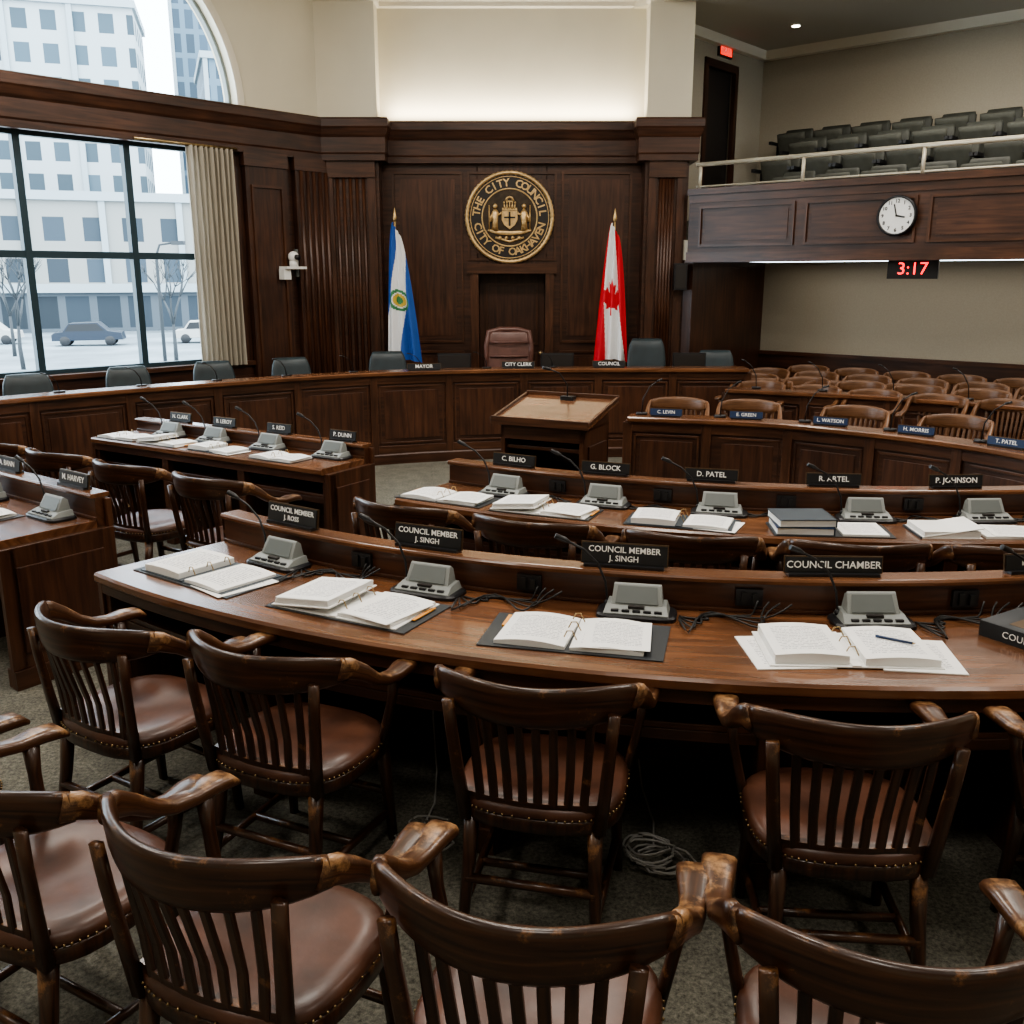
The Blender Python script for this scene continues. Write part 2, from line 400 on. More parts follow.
row1=[arcp(4.86,-40.7+i*2.0) for i in range(41)]
row2=[arcp(5.22,-34.6+i*1.6,C2) for i in range(37)]
desk('curved_council_desk',row1,.66,.92)
desk('curved_council_desk',row2,.52,.78)
dirL2=Vector((.852,-.523)); P0=Vector((-3.32,7.40))
desk('council_desk',[P0+dirL2*(2.42*i/6) for i in range(7)],.44,.86,.86)
dirL1=Vector((.804,-.595)); Q0=Vector((-5.0,6.2))
desk('council_desk',[Q0+dirL1*(3.11*i/6) for i in range(7)],.56,.86)

def smooth_path(pts,n=10):
    P=[Vector(p) for p in pts]; P=[2*P[0]-P[1]]+P+[2*P[-1]-P[-2]]; out=[]
    for i in range(1,len(P)-2):
        for k in range(n):
            t=k/n; a,b,c,d=P[i-1],P[i],P[i+1],P[i+2]
            out.append(.5*((2*b)+(c-a)*t+(2*a-5*b+4*c-d)*t*t+(3*b-a-3*c+d)*t**3))
    out.append(P[-2]); return out
def bench(name,path,h,depth,step,deskz=None,capw=.26):
    b=MB(); dz=deskz or h-.2
    b.sweep(path,[(-.012,0),(-.012,.10),(.0,.115),(.03,.115),(.03,0)],M_panel)
    b.sweep(path,[(.018,.0),(.018,h-.03),(.06,h-.03),(.06,.0)],M_panel)
    b.sweep(path,[(0,h-.13),(0,h-.03),(.03,h-.03),(.03,h-.13)],M_desk)
    b.sweep(path,[(0,.10),(0,.2),(.03,.2),(.03,.10)],M_desk)
    b.sweep(path,[(-.03,h-.045),(-.04,h-.035),(-.04,h-.01),(-.03,h),(capw,h),(capw,h-.045)],M_desktop)
    b.sweep(path,[(capw-.03,dz),(capw-.03,h-.04),(capw,h-.04),(capw,dz)],M_panel)
    b.sweep(path,[(.05,dz-.04),(.05,dz),(depth,dz),(depth,dz-.04)],M_desktop)
    S=resample(path,step)
    for i,(p,a) in enumerate(S):
        m=T(p.x,p.y,0,a)
        b.box(-.04,.04,-.003,.03,.11,h-.05,M_desk,m,grain=2)
        b.box(-.02,.02,.05,depth-.03,0,dz-.03,M_panel,m,grain=2)
        if i in (0,len(S)-1): b.box(-.025,.025,-.0,depth,0,h-.04 if i else h-.04,M_panel,m,grain=2)
        if i<len(S)-1:
            q,a2=S[i+1]; mid=(Vector(p)+Vector(q))/2; dd=Vector(q)-Vector(p); aa=math.atan2(dd.y,dd.x); w=dd.length/2
            best=min(path,key=lambda r:(Vector(r)-mid).length); nrm=Vector((-dd.y,dd.x)).normalized(); off=(Vector(best)-mid).dot(nrm) if abs((Vector(best)-mid).dot(nrm))<.1 else 0
            m=T(mid.x+nrm.x*off,mid.y+nrm.y*off,0,aa)
            z0,z1=.2,h-.13
            for (x0,x1,u0,u1) in((-w+.055,-w+.075,z0+.02,z1-.02),(w-.075,w-.055,z0+.02,z1-.02),(-w+.055,w-.055,z0+.02,z0+.04),(-w+.055,w-.055,z1-.04,z1-.02)):
                b.box(x0,x1,.003,.022,u0,u1,M_desk,m)
            b.box(-w+.11,w-.11,.006,.03,z0+.075,z1-.075,M_panel2,m,grain=2)
    return b.obj(name,bevel=.003)
dais=smooth_path([(-5.9,5.3),(-4.95,6.9),(-4.0,8.15),(-2.62,9.35),(-1.45,10.12),(-.13,10.5),(1.2,10.6),(2.62,10.6)])
bench('dais_bench',dais,1.0,.75,.86,.80,.22)
r3=smooth_path([(1.0,8.15),(2.06,7.84),(2.67,7.42),(3.15,6.95),(3.5,6.4),(3.75,5.6)])
bench('curved_public_bench',r3,.82,.50,.72,.70,.2)
r4=smooth_path([(2.29,10.2),(3.63,9.6),(4.76,8.8),(5.6,7.9)])
bench('curved_public_bench',r4,.82,.45,.8,.70,.2)

def podium():
    b=MB(); w=.30; D=.46
    b.box(-w-.02,w+.02,-.02,D+.02,0,.1,M_desk)
    for sg in(-1,1):
        x0=sg*w; b.box(min(x0,x0-sg*.03),max(x0,x0-sg*.03),0,D,.1,1.02,M_desk,grain=2)
        b.box(min(x0,x0+sg*.012),max(x0,x0+sg*.012),.07,D-.07,.22,.90,M_panel2,grain=2)
    b.box(-w,w,D-.03,D,.1,1.02,M_desk,grain=2)
    for z in(.10,.40,.68,.86): b.box(-w+.03,w-.03,.02,D-.03,z,z+.025,M_desk)
    b.box(-w,w,-.012,.015,.93,1.02,M_desk)
    for sg in(-1,1): b.box(sg*w-.03 if sg>0 else -w,w if sg>0 else -w+.03,-.012,.02,.1,1.02,M_desk,grain=2)
    top=[(-w-.05,-.06,1.03),(w+.05,-.06,1.03),(w+.05,D+.05,1.14),(-w-.05,D+.05,1.14)]
    vs=top+[(x,y,z+.03) for x,y,z in top]
    b.add(vs,[(0,3,2,1),(4,5,6,7),(0,1,5,4),(1,2,6,5),(2,3,7,6),(3,0,4,7)],M_desktop)
    b.add([(-w,0,1.0),(w,0,1.0),(w,0,1.045),(-w,0,1.045),(-w,D,1.0),(w,D,1.0),(w,D,1.125),(-w,D,1.125)],[(0,1,2,3),(4,7,6,5),(0,3,7,4),(1,5,6,2),(0,4,5,1),(3,2,6,7)],M_desk)
    for x0 in(-w-.055,w+.035):
        b.add([(x0,-.065,1.05),(x0+.02,-.065,1.05),(x0+.02,D+.055,1.165),(x0,D+.055,1.165),(x0,-.065,1.075),(x0+.02,-.065,1.075),(x0+.02,D+.055,1.19),(x0,D+.055,1.19)],[(0,3,2,1),(4,5,6,7),(0,1,5,4),(1,2,6,5),(2,3,7,6),(3,0,4,7)],M_desk)
    b.box(-w-.05,w+.05,-.068,-.048,1.03,1.085,M_desk)
    b.box(-w-.05,w+.05,D+.035,D+.06,1.14,1.195,M_desk)
    b.box(-.05,.05,D-.05,D+.01,1.145,1.18,M_black)
    b.tube([(0,D-.03,1.16),(0,D-.04,1.26),(-.04,D-.08,1.34),(-.09,D-.13,1.37)],.006,M_black,6)
    b.cyl((-.09,D-.13,1.37),(-.13,D-.17,1.385),.012,.012,M_black,8)
    return b.obj('lectern',(.20,6.25,0),rad(-26),bevel=.004)
podium()

# ---------------------------------------------------------------- desk items
def console_mesh(flip=1):
    b=MB()
    b.loft([superell(.15,.078,20,5,0,0,0),superell(.15,.078,20,5,0,0,.012),superell(.142,.072,20,5,0,0,.018)],M_black,False)
    def prism(x0,x1,prof,mat,x2=None): 
        n=len(prof); vs=[(x0,y,z) for y,z in prof]+[(x1,y,z) for y,z in prof]
        if x2 is not None:
            zm=max(z for y,z in prof); zl=min(z for y,z in prof)
            vs=[(x*(1-x2*(z-zl)/(zm-zl)),y,z) for x,y,z in vs]
        b.add(vs,[tuple(range(n)),tuple(range(2*n-1,n-1,-1))]+[(i,(i+1)%n,n+(i+1)%n,n+i) for i in range(n)],mat)
    prism(-.122,.122,[(-.062,.016),(-.062,.022),(-.012,.042),(.062,.046),(.062,.016)],M_greyl,.10)
    prism(-.096,.096,[(-.014,.040),(.024,.108),(.032,.114),(.052,.098),(.060,.040)],M_greyl,.08)
    prism(-.080,.080,[(-.0155,.048),(-.0145,.046),(.0225,.103),(.0215,.105)],M_grey,.08)
    for i in range(5): b.box(-.092+.040*i,-.064+.040*i,-.054,-.042,.024,.034,M_black)
    b.box(-.03,.03,-.036,-.020,.034,.044,M_sealdark)
    b.ball((-.115,.035,.03),.013,M_black,8)
    b.tube([(-.115,.035,.03),(-.125,.04,.11),(-.155,.04,.18),(-.21,.03,.235),(-.26,.02,.262)],.0052,M_black,6)
    b.tube([(-.26,.02,.262),(-.28,.016,.272),(-.315,.008,.288)],[.006,.012,.011],M_black,8)
    return b.mesh('microphone_console',.003)
CON=console_mesh()
def plate(txt1,txt2=None,w=.24,h=.075,m=M_black,ts=None):
    b=MB()
    b.box(-w/2,w/2,-.004,.004,.012,.012+h,m,T()@Matrix.Rotation(rad(-8),4,'X'))
    b.box(-w/2-.004,w/2+.004,-.003,.006,.008,.016+h,M_plateedge,T(0,.004,0)@Matrix.Rotation(rad(-8),4,'X'))
    b.box(-w/2+.01,w/2-.01,-.02,.03,0,.012,M_black)
    mm=Matrix.Rotation(rad(-8),4,'X')
    if txt2:
        b.text(txt1,.033,M_white,mm@T(0,-.0055,.012+h*.71)@RX,bold=.0004); b.text(txt2,.031,M_white,mm@T(0,-.0055,.012+h*.27)@RX,bold=.0004)
    else: b.text(txt1,ts or .038,M_white,mm@T(0,-.0055,.012+h*.5)@RX,bold=.0004)
    return b
def put_arc(me_or_b,name,R,ph,z,drot=0,c=C):
    p=arcp(R,ph,c); me=me_or_b.mesh(name) if isinstance(me_or_b,MB) else me_or_b
    return place(me,name,(p[0],p[1],z),rad(ph+drot))
TZ=.7605
for ph in(-33.9,-23.4,-12.1,-.7,9.5,20): put_arc(CON,'microphone_console',4.30,ph,TZ)
for ph,t1,t2,w_ in((-34.6,'COUNCIL MEMBER','J. ROSS',.31),(-24.4,'COUNCIL MEMBER','J. SINGH',.31),(-13.0,'COUNCIL MEMBER','J. SINGH',.33),(-2.2,'COUNCIL CHAMBER',None,.36),(9.0,'M. HARRIS',None,.3),(19,'L. CHEN',None,.3)):
    put_arc(plate(t1,t2,w_,.078 if t2 else .058),'nameplate',4.165,ph,.9005)
for ph in(-29,-21.7,-14.2,-5.3,2.0,10):
    o=put_arc(CON,'microphone_console',4.82,ph,TZ,0,C2)
for ph,t in((-29.3,'C. BILHO'),(-22.2,'G. BLOCK'),(-14.9,'D. PATEL'),(-7,'R. ARTEL'),(.9,'P. JOHNSON'),(9,'K. MOORE')):
    put_arc(plate(t,None,.28,.056,ts=.040),'nameplate',4.66,ph,.9005,0,C2)

def stack(b,cx,cy,w,d,h,z,mat=None,rz=0,curl=0):
    mat=mat or M_print
    m=T(cx,cy,z,rz); N=6
    vs=[];uv=[];fs=[]
    for i in range(N+1):
        f=i/N; zz=h+curl*math.sin(math.pi*f)
        for j in(0,1):
            vs.append((-w/2+w*f,-d/2+d*j,zz)); uv.append((f,j))
    for i in range(N): fs.append((2*i,2*i+2,2*i+3,2*i+1))
    b.add(vs,fs,mat,uv,False,m)
    ring=[(-w/2+w*i/N,-d/2,h+curl*math.sin(math.pi*i/N)-.0003) for i in range(N+1)]+[(w/2-w*i/N,d/2,h+curl*math.sin(math.pi*(N-i)/N)-.0003) for i in range(N+1)]
    n=len(ring); low=[(x,y,0) for x,y,_ in ring]
    b.add(ring+low,[(i,(i+1)%n,n+(i+1)%n,n+i) for i in range(n)]+[tuple(range(2*n-1,n-1,-1))],M_paper,None,False,m)
def wedge(b,x0,x1,y0,y1,z0a,z0b,th,mat):
    b.add([(x0,y0,z0a),(x1,y0,z0b),(x1,y1,z0b),(x0,y1,z0a),(x0,y0,z0a+th),(x1,y0,z0b+th),(x1,y1,z0b+th),(x0,y1,z0a+th)],[(0,3,2,1),(4,5,6,7),(0,1,5,4),(1,2,6,5),(2,3,7,6),(3,0,4,7)],mat)
def open_binder(kind,mat_cover=None,mw=.64,pad=True):
    b=MB(); mc=mat_cover or M_folder
    if pad: b.box(-mw/2,mw/2,-.165,.165,0,.004,M_folder)
    cc=M_paper if kind in(1,3) else M_cover
    if kind!=2:
        b.box(-.285,-.02,-.152,.152,.004,.008,cc); b.box(.01,.275,-.152,.152,.004,.008,cc); b.box(-.02,.01,-.152,.152,.004,.012,cc)
    if kind==0:
        stack(b,-.145,.0,.235,.285,.026,.008,curl=.006,rz=rad(1)); stack(b,.14,-.005,.235,.285,.010,.008,curl=.006,rz=rad(-2)); stack(b,.20,-.03,.22,.28,.002,.004,None,rad(-7))
    elif kind==1:
        wedge(b,-.295,-.02,-.155,.155,.008,.035,.004,M_paper)
        for i in range(5): wedge(b,-.288+.002*i,-.03,-.145,.145,.013+.005*i,.038+.005*i,.0035,M_paper)
        vs=[(-.286,-.142,.0378),(-.03,-.142,.0628),(-.03,.142,.0628),(-.286,.142,.0378)]
        b.add(vs,[(0,1,2,3)],M_print,[(0,0),(1,0),(1,1),(0,1)])
        stack(b,.14,-.005,.245,.285,.014,.008,curl=.006,rz=rad(-3)); stack(b,.155,-.02,.23,.27,.002,.024,None,rad(-8))
        b.box(.277,.292,-.05,.10,.008,.012,M_postit)
    elif kind==2:
        stack(b,-.135,.0,.25,.285,.012,.004,curl=.012,rz=rad(-2)); stack(b,.125,.0,.25,.285,.010,.004,curl=.012,rz=rad(1)); b.box(-.275,-.262,.02,.13,.005,.012,M_postit); stack(b,.15,-.01,.23,.27,.001,.022,None,rad(4))
    elif kind==3:
        stack(b,-.21,-.02,.26,.29,.003,.0,M_print,rad(5)); stack(b,.22,-.03,.26,.29,.004,.0,M_print,rad(-5))
        stack(b,-.145,.005,.24,.285,.030,.008,curl=.008); stack(b,.145,.0,.24,.285,.024,.008,curl=.008)
    for y in(-.09,0,.09):
        b.tube([(-.026,y,.030),(-.016,y,.052),(.002,y,.054),(.018,y,.022)],.0024,M_nail,6)
    return b
put_arc(open_binder(0),'open_binder',4.56,-35.6,TZ,-1)
put_arc(open_binder(1),'open_binder',4.56,-25.5,TZ,-2)
put_arc(open_binder(2),'open_binder',4.57,-14.5,TZ,1)
put_arc(open_binder(3,pad=False),'open_binder',4.57,-3.0,TZ,0)
b=MB(); b.cyl((-.06,0,.004),(.06,0,.004),.0045,.0045,M_nblue,8); b.cyl((.06,0,.004),(.07,0,.004),.004,.001,M_nail,8)
p=arcp(4.57,-1.0); b.obj('ballpoint_pen',(p[0],p[1],TZ+.041),rad(-35))
b=MB(); b.box(-.13,.13,-.16,.16,0,.004,M_folder); b.box(-.125,.125,-.155,.155,.004,.052,M_paper); b.box(-.13,.13,-.16,.16,.052,.056,M_folder); b.box(-.134,-.128,-.16,.16,0,.056,M_folder)
b.text('COUNSEL',.034,M_white,Matrix.Translation((-.1345,0,.028))@Matrix.Rotation(-math.pi/2,4,'Z')@RX)
b.box(-.09,.09,.02,.08,.056,.0565,M_plateedge)
p=arcp(4.50,6.2); b.obj('closed_binder',(p[0],p[1],TZ),rad(32))
for k,ph,dr in((2,-31.7,3),(1,-24.6,1),(0,-16.2,-2),(4,-8.0,3),(5,-.2,-2),(0,7.5,0)):
    if k==4:
        b=MB(); b.box(-.29,.29,-.13,.13,0,.004,M_folder)
        for q in range(2):
            z=.004+q*.040; m=T(-.14,.0,0,rad(5*q)); b.box(-.14,.14,-.12,.12,z,z+.003,M_cover,m); b.box(-.135,.135,-.117,.117,z+.003,z+.034,M_paper,m); b.box(-.14,.14,-.12,.12,z+.034,z+.038,M_cover if q else M_bluecover,m); b.box(.136,.142,-.12,.12,z,z+.038,M_cover,m)
        stack(b,.15,0,.22,.24,.01,.004)
        put_arc(b,'binder_stack',5.06,ph,TZ,dr,C2)
    elif k==5:
        b=MB(); m=T(-.13,0,0,0)
        b.box(-.15,.14,-.12,.12,0,.004,M_paper,m); wedge(b,-.28,.01,-.12,.12,.004,.05,.004,M_paper); wedge(b,-.27,.0,-.115,.115,.004,.004,.03,M_paper)
        b.box(-.288,-.280,-.12,.12,0,.01,M_cover)
        stack(b,.15,0,.24,.23,.012,.0); stack(b,.19,-.01,.22,.22,.003,.012,None,rad(-6))
        put_arc(b,'open_binder',5.055,ph,TZ,dr,C2)
    else:
        o=put_arc(open_binder(k,mw=.60),'open_binder',5.055,ph,TZ,dr,C2); o.scale=(.95,.80,1)
def onL(P,d,k,o): n=Vector((-d.y,d.x)); q=P+d*k+n*o; return q
a2=math.atan2(dirL2.y,dirL2.x); a1=math.atan2(dirL1.y,dirL1.x)
for k,t in((.50,'N. CLARK'),(1.0,'B. LEROY'),(1.58,'S. REID'),(2.20,'P. DUNN')):
    q=onL(P0,dirL2,k,.35); place(CON,'microphone_console',(q.x,q.y,TZ),a2)
    q=onL(P0,dirL2,k,.47); place(plate(t,None,.24,.06,ts=.042).mesh('nameplate'),'nameplate',(q.x,q.y,.8605),a2)
for k,kk in((.25,2),(.75,1),(1.30,0),(1.92,2)):
    q=onL(P0,dirL2,k,.14); o=place(open_binder(kk,mw=.5).mesh('open_binder'),'open_binder',(q.x,q.y,TZ),a2+rad(random.uniform(-3,3))); o.scale=(.8,.72,1)
for k,t in((1.45,'T. WARD'),(2.15,'A. BANN'),(2.86,'M. HARVEY')):
    q=onL(Q0,dirL1,k,.45); place(CON,'microphone_console',(q.x,q.y,TZ),a1)
    q=onL(Q0,dirL1,k,.59); place(plate(t,None,.28,.065,ts=.044).mesh('nameplate'),'nameplate',(q.x,q.y,.9005),a1)
for k,kk in((1.7,0),(2.45,2),):
    q=onL(Q0,dirL1,k,.20); o=place(open_binder(kk,mw=.58).mesh('open_binder'),'open_binder',(q.x,q.y,TZ),a1+rad(2))
b=MB()
for c_,R_,phs in((C,4.21,(-28.5,-18,-6.5,4.5)),(C2,4.71,(-25.5,-18,-10,-2))):
    for ph in phs:
        p=arcp(R_,ph,c_); m=T(p[0],p[1],0,rad(ph)); b.box(-.05,.05,-.008,.006,.79,.855,M_black,m); b.box(-.03,-.01,-.018,.0,.80,.845,M_cable,m); b.box(.01,.03,-.022,.0,.80,.84,M_cable,m)
b.obj('power_outlets')
b=MB()
for ph in(-33.9,-23.4,-12.1,-.7,9.5):
    for q in range(4):
        pts=[]; A=ph+2.1; Bp=ph+6.0+q*.5; N=18; amp=.02+.03*q
        for i in range(N+1):
            f=i/N; r=4.30+amp*math.sin(math.pi*2*f*(1+q*.4))*(1-f)*1.3+.02*q-.06*f*f; aa=A+(Bp-A)*f+.7*math.sin(6.28*f*1.4+q)*math.sin(math.pi*f)
            zz=.765+.003*q+ (0 if f<.85 else (f-.85)/.15*.055)
            pt=arcp(max(r,4.235),max(aa,ph+2.05)); pts.append((pt[0],pt[1],zz))
        b.tube(pts,.0040,M_cable,6)
for ph in(-29,-21.7,-14.2,-5.3,2):
    for q in range(2):
        pts=[]
        for i in range(15):
            f=i/14; pt=arcp(4.80+(.03+.03*q)*math.sin(8*f+q),ph+1.8+3.2*f,C2); pts.append((pt[0],pt[1],.766))
        b.tube(pts,.0045,M_cable,6)
b.obj('desk_cables')
def coil(x,y,r,n,mat):
    b=MB()
    for k in range(n):
        rr=r*random.uniform(.6,1.1); cx=random.uniform(-.04,.04); cy=random.uniform(-.04,.04); ph=random.random()*6
        pts=[(cx+rr*math.cos(ph+t*.45)*(1+.1*math.sin(3*t)),cy+rr*.8*math.sin(ph+t*.45),.006+.010*k+.006*math.sin(t)) for t in range(15)]
        b.tube(pts,.004,mat,6)
    b.tube([(0,.05,.03),(.03,.25,.012),(.02,.5,.012),(.0,.60,.2),(0,.61,.5)],.004,mat,6)
    return b.obj('cable_coil',(x,y,0))
coil(.50,2.92,.10,8,M_cableg); coil(-.33,3.05,.09,7,M_cableg)

# ---------------------------------------------------------------- dais furniture
def officechair_mesh(name,mat,w,h,tufts=False):
    b=MB()
    for i in range(5):
        a=2*math.pi*i/5; b.tube([(0,0,.10),(.14*math.cos(a),.14*math.sin(a),.085),(.28*math.cos(a),.28*math.sin(a),.06)],[.022,.018,.012],M_black,6)
        b.ball((.28*math.cos(a),.28*math.sin(a),.03),.03,M_black,8)
    b.cyl((0,0,.08),(0,0,.44),.03,.025,M_black,10)
    b.loft([superell(w*.50,.23,20,3.5,0,0,.43),superell(w*.52,.25,20,3.5,0,0,.46),superell(w*.52,.25,20,3.5,0,0,.51),superell(w*.46,.21,20,3.5,0,0,.535)],mat)
    R=[]; N=14
    for i in range(N+1):
        f=i/N; z=.52+(h-.52)*f; wd=w*.5*(.90+.12*math.sin(math.pi*min(1,f*1.1))) 
        if f>.80: wd*=math.sqrt(max(.02,1-((f-.80)/.2)**2*.30))
        th=.055*(1-.5*max(0,(f-.9)/.1)); y=.21+.09*f
        ring=[]
        for j in range(20):
            t=2*math.pi*j/20; c,q=math.cos(t),math.sin(t); x=wd*math.copysign(abs(c)**.7,c)
            ring.append((x,y+th*math.copysign(abs(q)**.7,q)-.04*(x/wd)**2,z))
        R.append(ring)
    b.loft(R,mat)
    if tufts:
        for z in (.75,.95,1.12): b.tube([(-w*.42,.185,z),(0,.175,z),(w*.42,.185,z)],.012,mat,6)
        b.tube([(-w*.46,.2,.6),(-w*.49,.22,h-.2),(-w*.44,.26,h-.03),(-w*.2,.28,h),(w*.2,.28,h),(w*.44,.26,h-.03),(w*.49,.22,h-.2),(w*.46,.2,.6)],.035,mat,8)
    for sg in(-1,1):
        b.tube([(sg*w*.5,.12,.48),(sg*(w*.5+.04),.10,.62),(sg*(w*.5+.04),0,.68),(sg*(w*.5+.04),-.16,.68)],[.018,.018,.022,.024],M_black if not tufts else mat,8)
    return b.mesh(name)
OC=officechair_mesh('office_chair',M_teal,.46,1.02)
TH=officechair_mesh('leather_high_back_chair',M_throne,.56,1.27,True)
place(TH,'leather_high_back_chair',(-.04,11.62,.08),0)
for x,y,a,s in((-5.45,8.0,50,1),(-4.38,8.75,42,1),(-3.75,9.5,38,1),(-3.08,10.1,34,1),(-2.38,10.58,28,1),(-1.42,11.15,14,1.02),(1.62,11.45,-4,1.15),(2.42,11.35,-8,1.02)):
    place(OC,'office_chair',(x,y,.08),rad(a),(1,1,s))
b=MB()
b.sweep([(p.x,p.y) for p in dais],[(.80,0),(.80,.08),(1.40,.08),(1.40,0)],M_carpet); b.obj('dais_platform')
def monitor(x,y,rz):
    b=MB(); b.box(-.10,.10,-.07,.07,0,.012,M_black); b.box(-.02,.02,.0,.02,.012,.12,M_black)
    b.box(-.19,.19,-.02,.012,.07,.33,M_black); b.box(-.175,.175,-.024,-.02,.085,.315,M_sealdark)
    return b.obj('computer_monitor',(x,y,.8005),rz,bevel=.004)
monitor(-.66,11.0,0); monitor(.52,11.05,0); monitor(2.05,11.1,0)
for p,t in(((-.95,10.36),'MAYOR'),((.07,10.60),'CITY CLERK'),((1.08,10.68),'COUNCIL')):
    place(plate(t,None,.36,.06,ts=.055).mesh('nameplate'),'nameplate',(p[0],p[1]-.02,1.0005),rad(8 if p[0]<-.5 else 0))
gm=MB(); gm.loft([superell(.05,.035,12,3,0,0,0),superell(.05,.035,12,3,0,0,.02)],M_black); gm.tube([(0,0,.02),(-.01,0,.14),(-.06,-.02,.24),(-.12,-.04,.29)],.005,M_black,6); gm.cyl((-.12,-.04,.29),(-.16,-.055,.305),.009,.009,M_black,8)
GM=gm.mesh('gooseneck_microphone')
S=resample(dais,.72)
for p,a in S[3:13]:
    o=place(GM,'gooseneck_microphone',(p.x-math.sin(a)*.14,p.y+math.cos(a)*.14,1.0005),a,(1,1,.6))
S=resample(r3,.62)
for i,(p,a) in enumerate(S[:-1]):
    k=Vector((-math.sin(a),math.cos(a)))
    dv=Vector((math.cos(a),math.sin(a)))
    q=p+k*.05+dv*.32; place(plate(('C. LEVIN','E. GREEN','L. WATSON','H. MORRIS','T. PATEL','R. KENT')[i%6],None,.27,.055,M_nblue,ts=.040).mesh('nameplate'),'nameplate',(q.x,q.y,.8205),a)
    q=p+k*.13+dv*.1; place(GM,'gooseneck_microphone',(q.x,q.y,.8205),a+rad(180))
    q=p+k*.36+dv*.3; bb=MB(); stack(bb,0,0,.22,.2,.012,0,M_paper); stack(bb,.24,.0,.2,.2,.004,0,M_paper,.1); bb.obj('paper_stack',(q.x,q.y,.7005),a)
    q=p+k*.93+dv*.32; place(CHp,'wooden_armchair',(q.x,q.y,0),a+math.pi,(.90,.92,.965))
S=resample(r4,.66)
for i,(p,a) in enumerate(S[:-1]):
    k=Vector((-math.sin(a),math.cos(a))); dv=Vector((math.cos(a),math.sin(a)))
    q=p+k*.13+dv*.3; place(GM,'gooseneck_microphone',(q.x,q.y,.8205),a)
    q=p+k*.85+dv*.3; place(CHp,'wooden_armchair',(q.x,q.y,0),a+math.pi,(.86,.9,.95))

# ---------------------------------------------------------------- room shell
b=MB(); b.box(-8.6,9.2,-4,15.5,-.15,0,M_carpet); b.obj('floor')
W0=Vector((-4.74,9.52)); dW=Vector((.668,.744)); aW=math.atan2(.744,.668)
def Wp(a): return W0+dW*a
ML=T(W0.x,W0.y,0,aW)
b=MB(); b.M=ML
b.box(-5,2.6,0,.25,0,1.0,M_panel); b.box(-5,2.6,-.05,.25,.97,1.02,M_desk)
b.box(-5,2.6,0,.25,3.36,3.82,M_panel)
for x0,x1 in((-5,-4.4),(1.98,2.6)): b.box(x0,x1,0,.25,1.0,3.4,M_panel,grain=2)
x=-4.9
while x<2.3:
    b.box(x+.1,x+1.0,-.02,.0,.2,.85,M_panel2,grain=2); x+=1.1
ac,r,zb=.86,1.64,3.82; top=5.75; N=40; vs=[];fs=[]
for i in range(N+1):
    t=math.pi*i/N; xx=ac-r*math.cos(t); zz=zb+r*math.sin(t)
    vs+=[(xx,0,zz),(xx,0,top),(xx,.25,zz)]
for i in range(N):
    fs+=[(3*i,3*i+3,3*i+4,3*i+1),(3*i,3*i+2,3*i+5,3*i+3)]
b.add(vs,fs,M_cream)
b.box(-5,ac-r,0,.25,zb,top,M_cream); b.box(ac+r,2.62,0,.25,zb,top,M_cream)
b.obj('wall_left')
b=MB(); b.M=ML
ring=[]
for i in range(N+1):
    t=math.pi*i/N; c,s_=-math.cos(t),math.sin(t)
    ring.append([(ac+(r+o)*c,y,zb+(r+o)*s_) for o,y in((0,0.0),(0,-.02),(.03,-.025),(.09,-.02),(.09,0))])
b.loft(ring,M_creamtrim,False); b.obj('trim_1')
b=MB(); b.M=ML
for x in(-4.4,-3.3,-2.2,-1.0,.1,1.2,1.97): b.box(x-.035,x+.035,.08,.16,1.0,3.38,M_winframe)
for z in(1.03,2.2,3.34): b.box(-4.4,1.98,.085,.155,z-.035,z+.035,M_winframe)
b.obj('window_1')
b=MB(); b.M=ML
ring=[]
for i in range(N+1):
    t=math.pi*i/N; c,s_=-math.cos(t),math.sin(t)
    ring.append([(ac+(r+o)*c,y,zb+(r+o)*s_) for o,y in((-.035,.10),(0,.10),(0,.17),(-.035,.17))])
b.loft(ring,M_winframe2,False)
b.box(ac-r,ac+r,.1,.17,zb,zb+.05,M_winframe2)
b.obj('window_2')
b=MB(); b.M=ML; R=[]
for i in range(9):
    z=.99+2.36*i/8; row=[]
    for j in range(121):
        f=j/120; row.append((1.78+.56*f,-.10+.035*math.sin(f*2*math.pi*9)+.01*math.sin(f*31+i),z))
    R.append(row)
b.loft(R,M_curtain,True,False,closed=False); b.cyl((1.2,-.1,3.36),(2.4,-.1,3.36),.014,.014,M_nail)
b.obj('curtain')
planA=[Wp(2.55),Vector((-2.33,12.2)),Vector((-1.62,12.2)),Vector((-1.62,12.5))]
planB=[Vector((1.62,12.5)),Vector((1.62,12.2)),Vector((2.15,12.2)),Vector((2.15,13.4))]
plan=planA+planB
woodplan=planA+[Vector((-.43,12.5)),Vector((-.43,12.80)),Vector((.43,12.80)),Vector((.43,12.5))]+planB
b=MB()
b.sweep(woodplan,[(0,0),(0,3.8),(.12,3.8),(.12,0)],M_panel)
b.box(-.44,.44,12.5,12.79,2.04,3.8,M_panel,grain=2)
def frame(b,x0,x1,z0,z1,y,M=None,w=.03,mat=None):
    mat=mat or M_desk
    for q in((x0,x0+w,z0,z1),(x1-w,x1,z0,z1),(x0+w,x1-w,z0,z0+w),(x0+w,x1-w,z1-w,z1)): b.box(q[0],q[1],y-.022,y,q[2],q[3],mat,M)
for fx0,fx1,fz0,fz1 in((-1.5,-.62,1.15,3.25),(.62,1.5,1.15,3.25),(-1.5,-.62,.2,1.05),(.62,1.5,.2,1.05),(-.56,.56,2.18,3.25)):
    frame(b,fx0,fx1,fz0,fz1,12.5); b.box(fx0+.09,fx1-.09,12.49,12.5,fz0+.09,fz1-.09,M_panel2,grain=2)
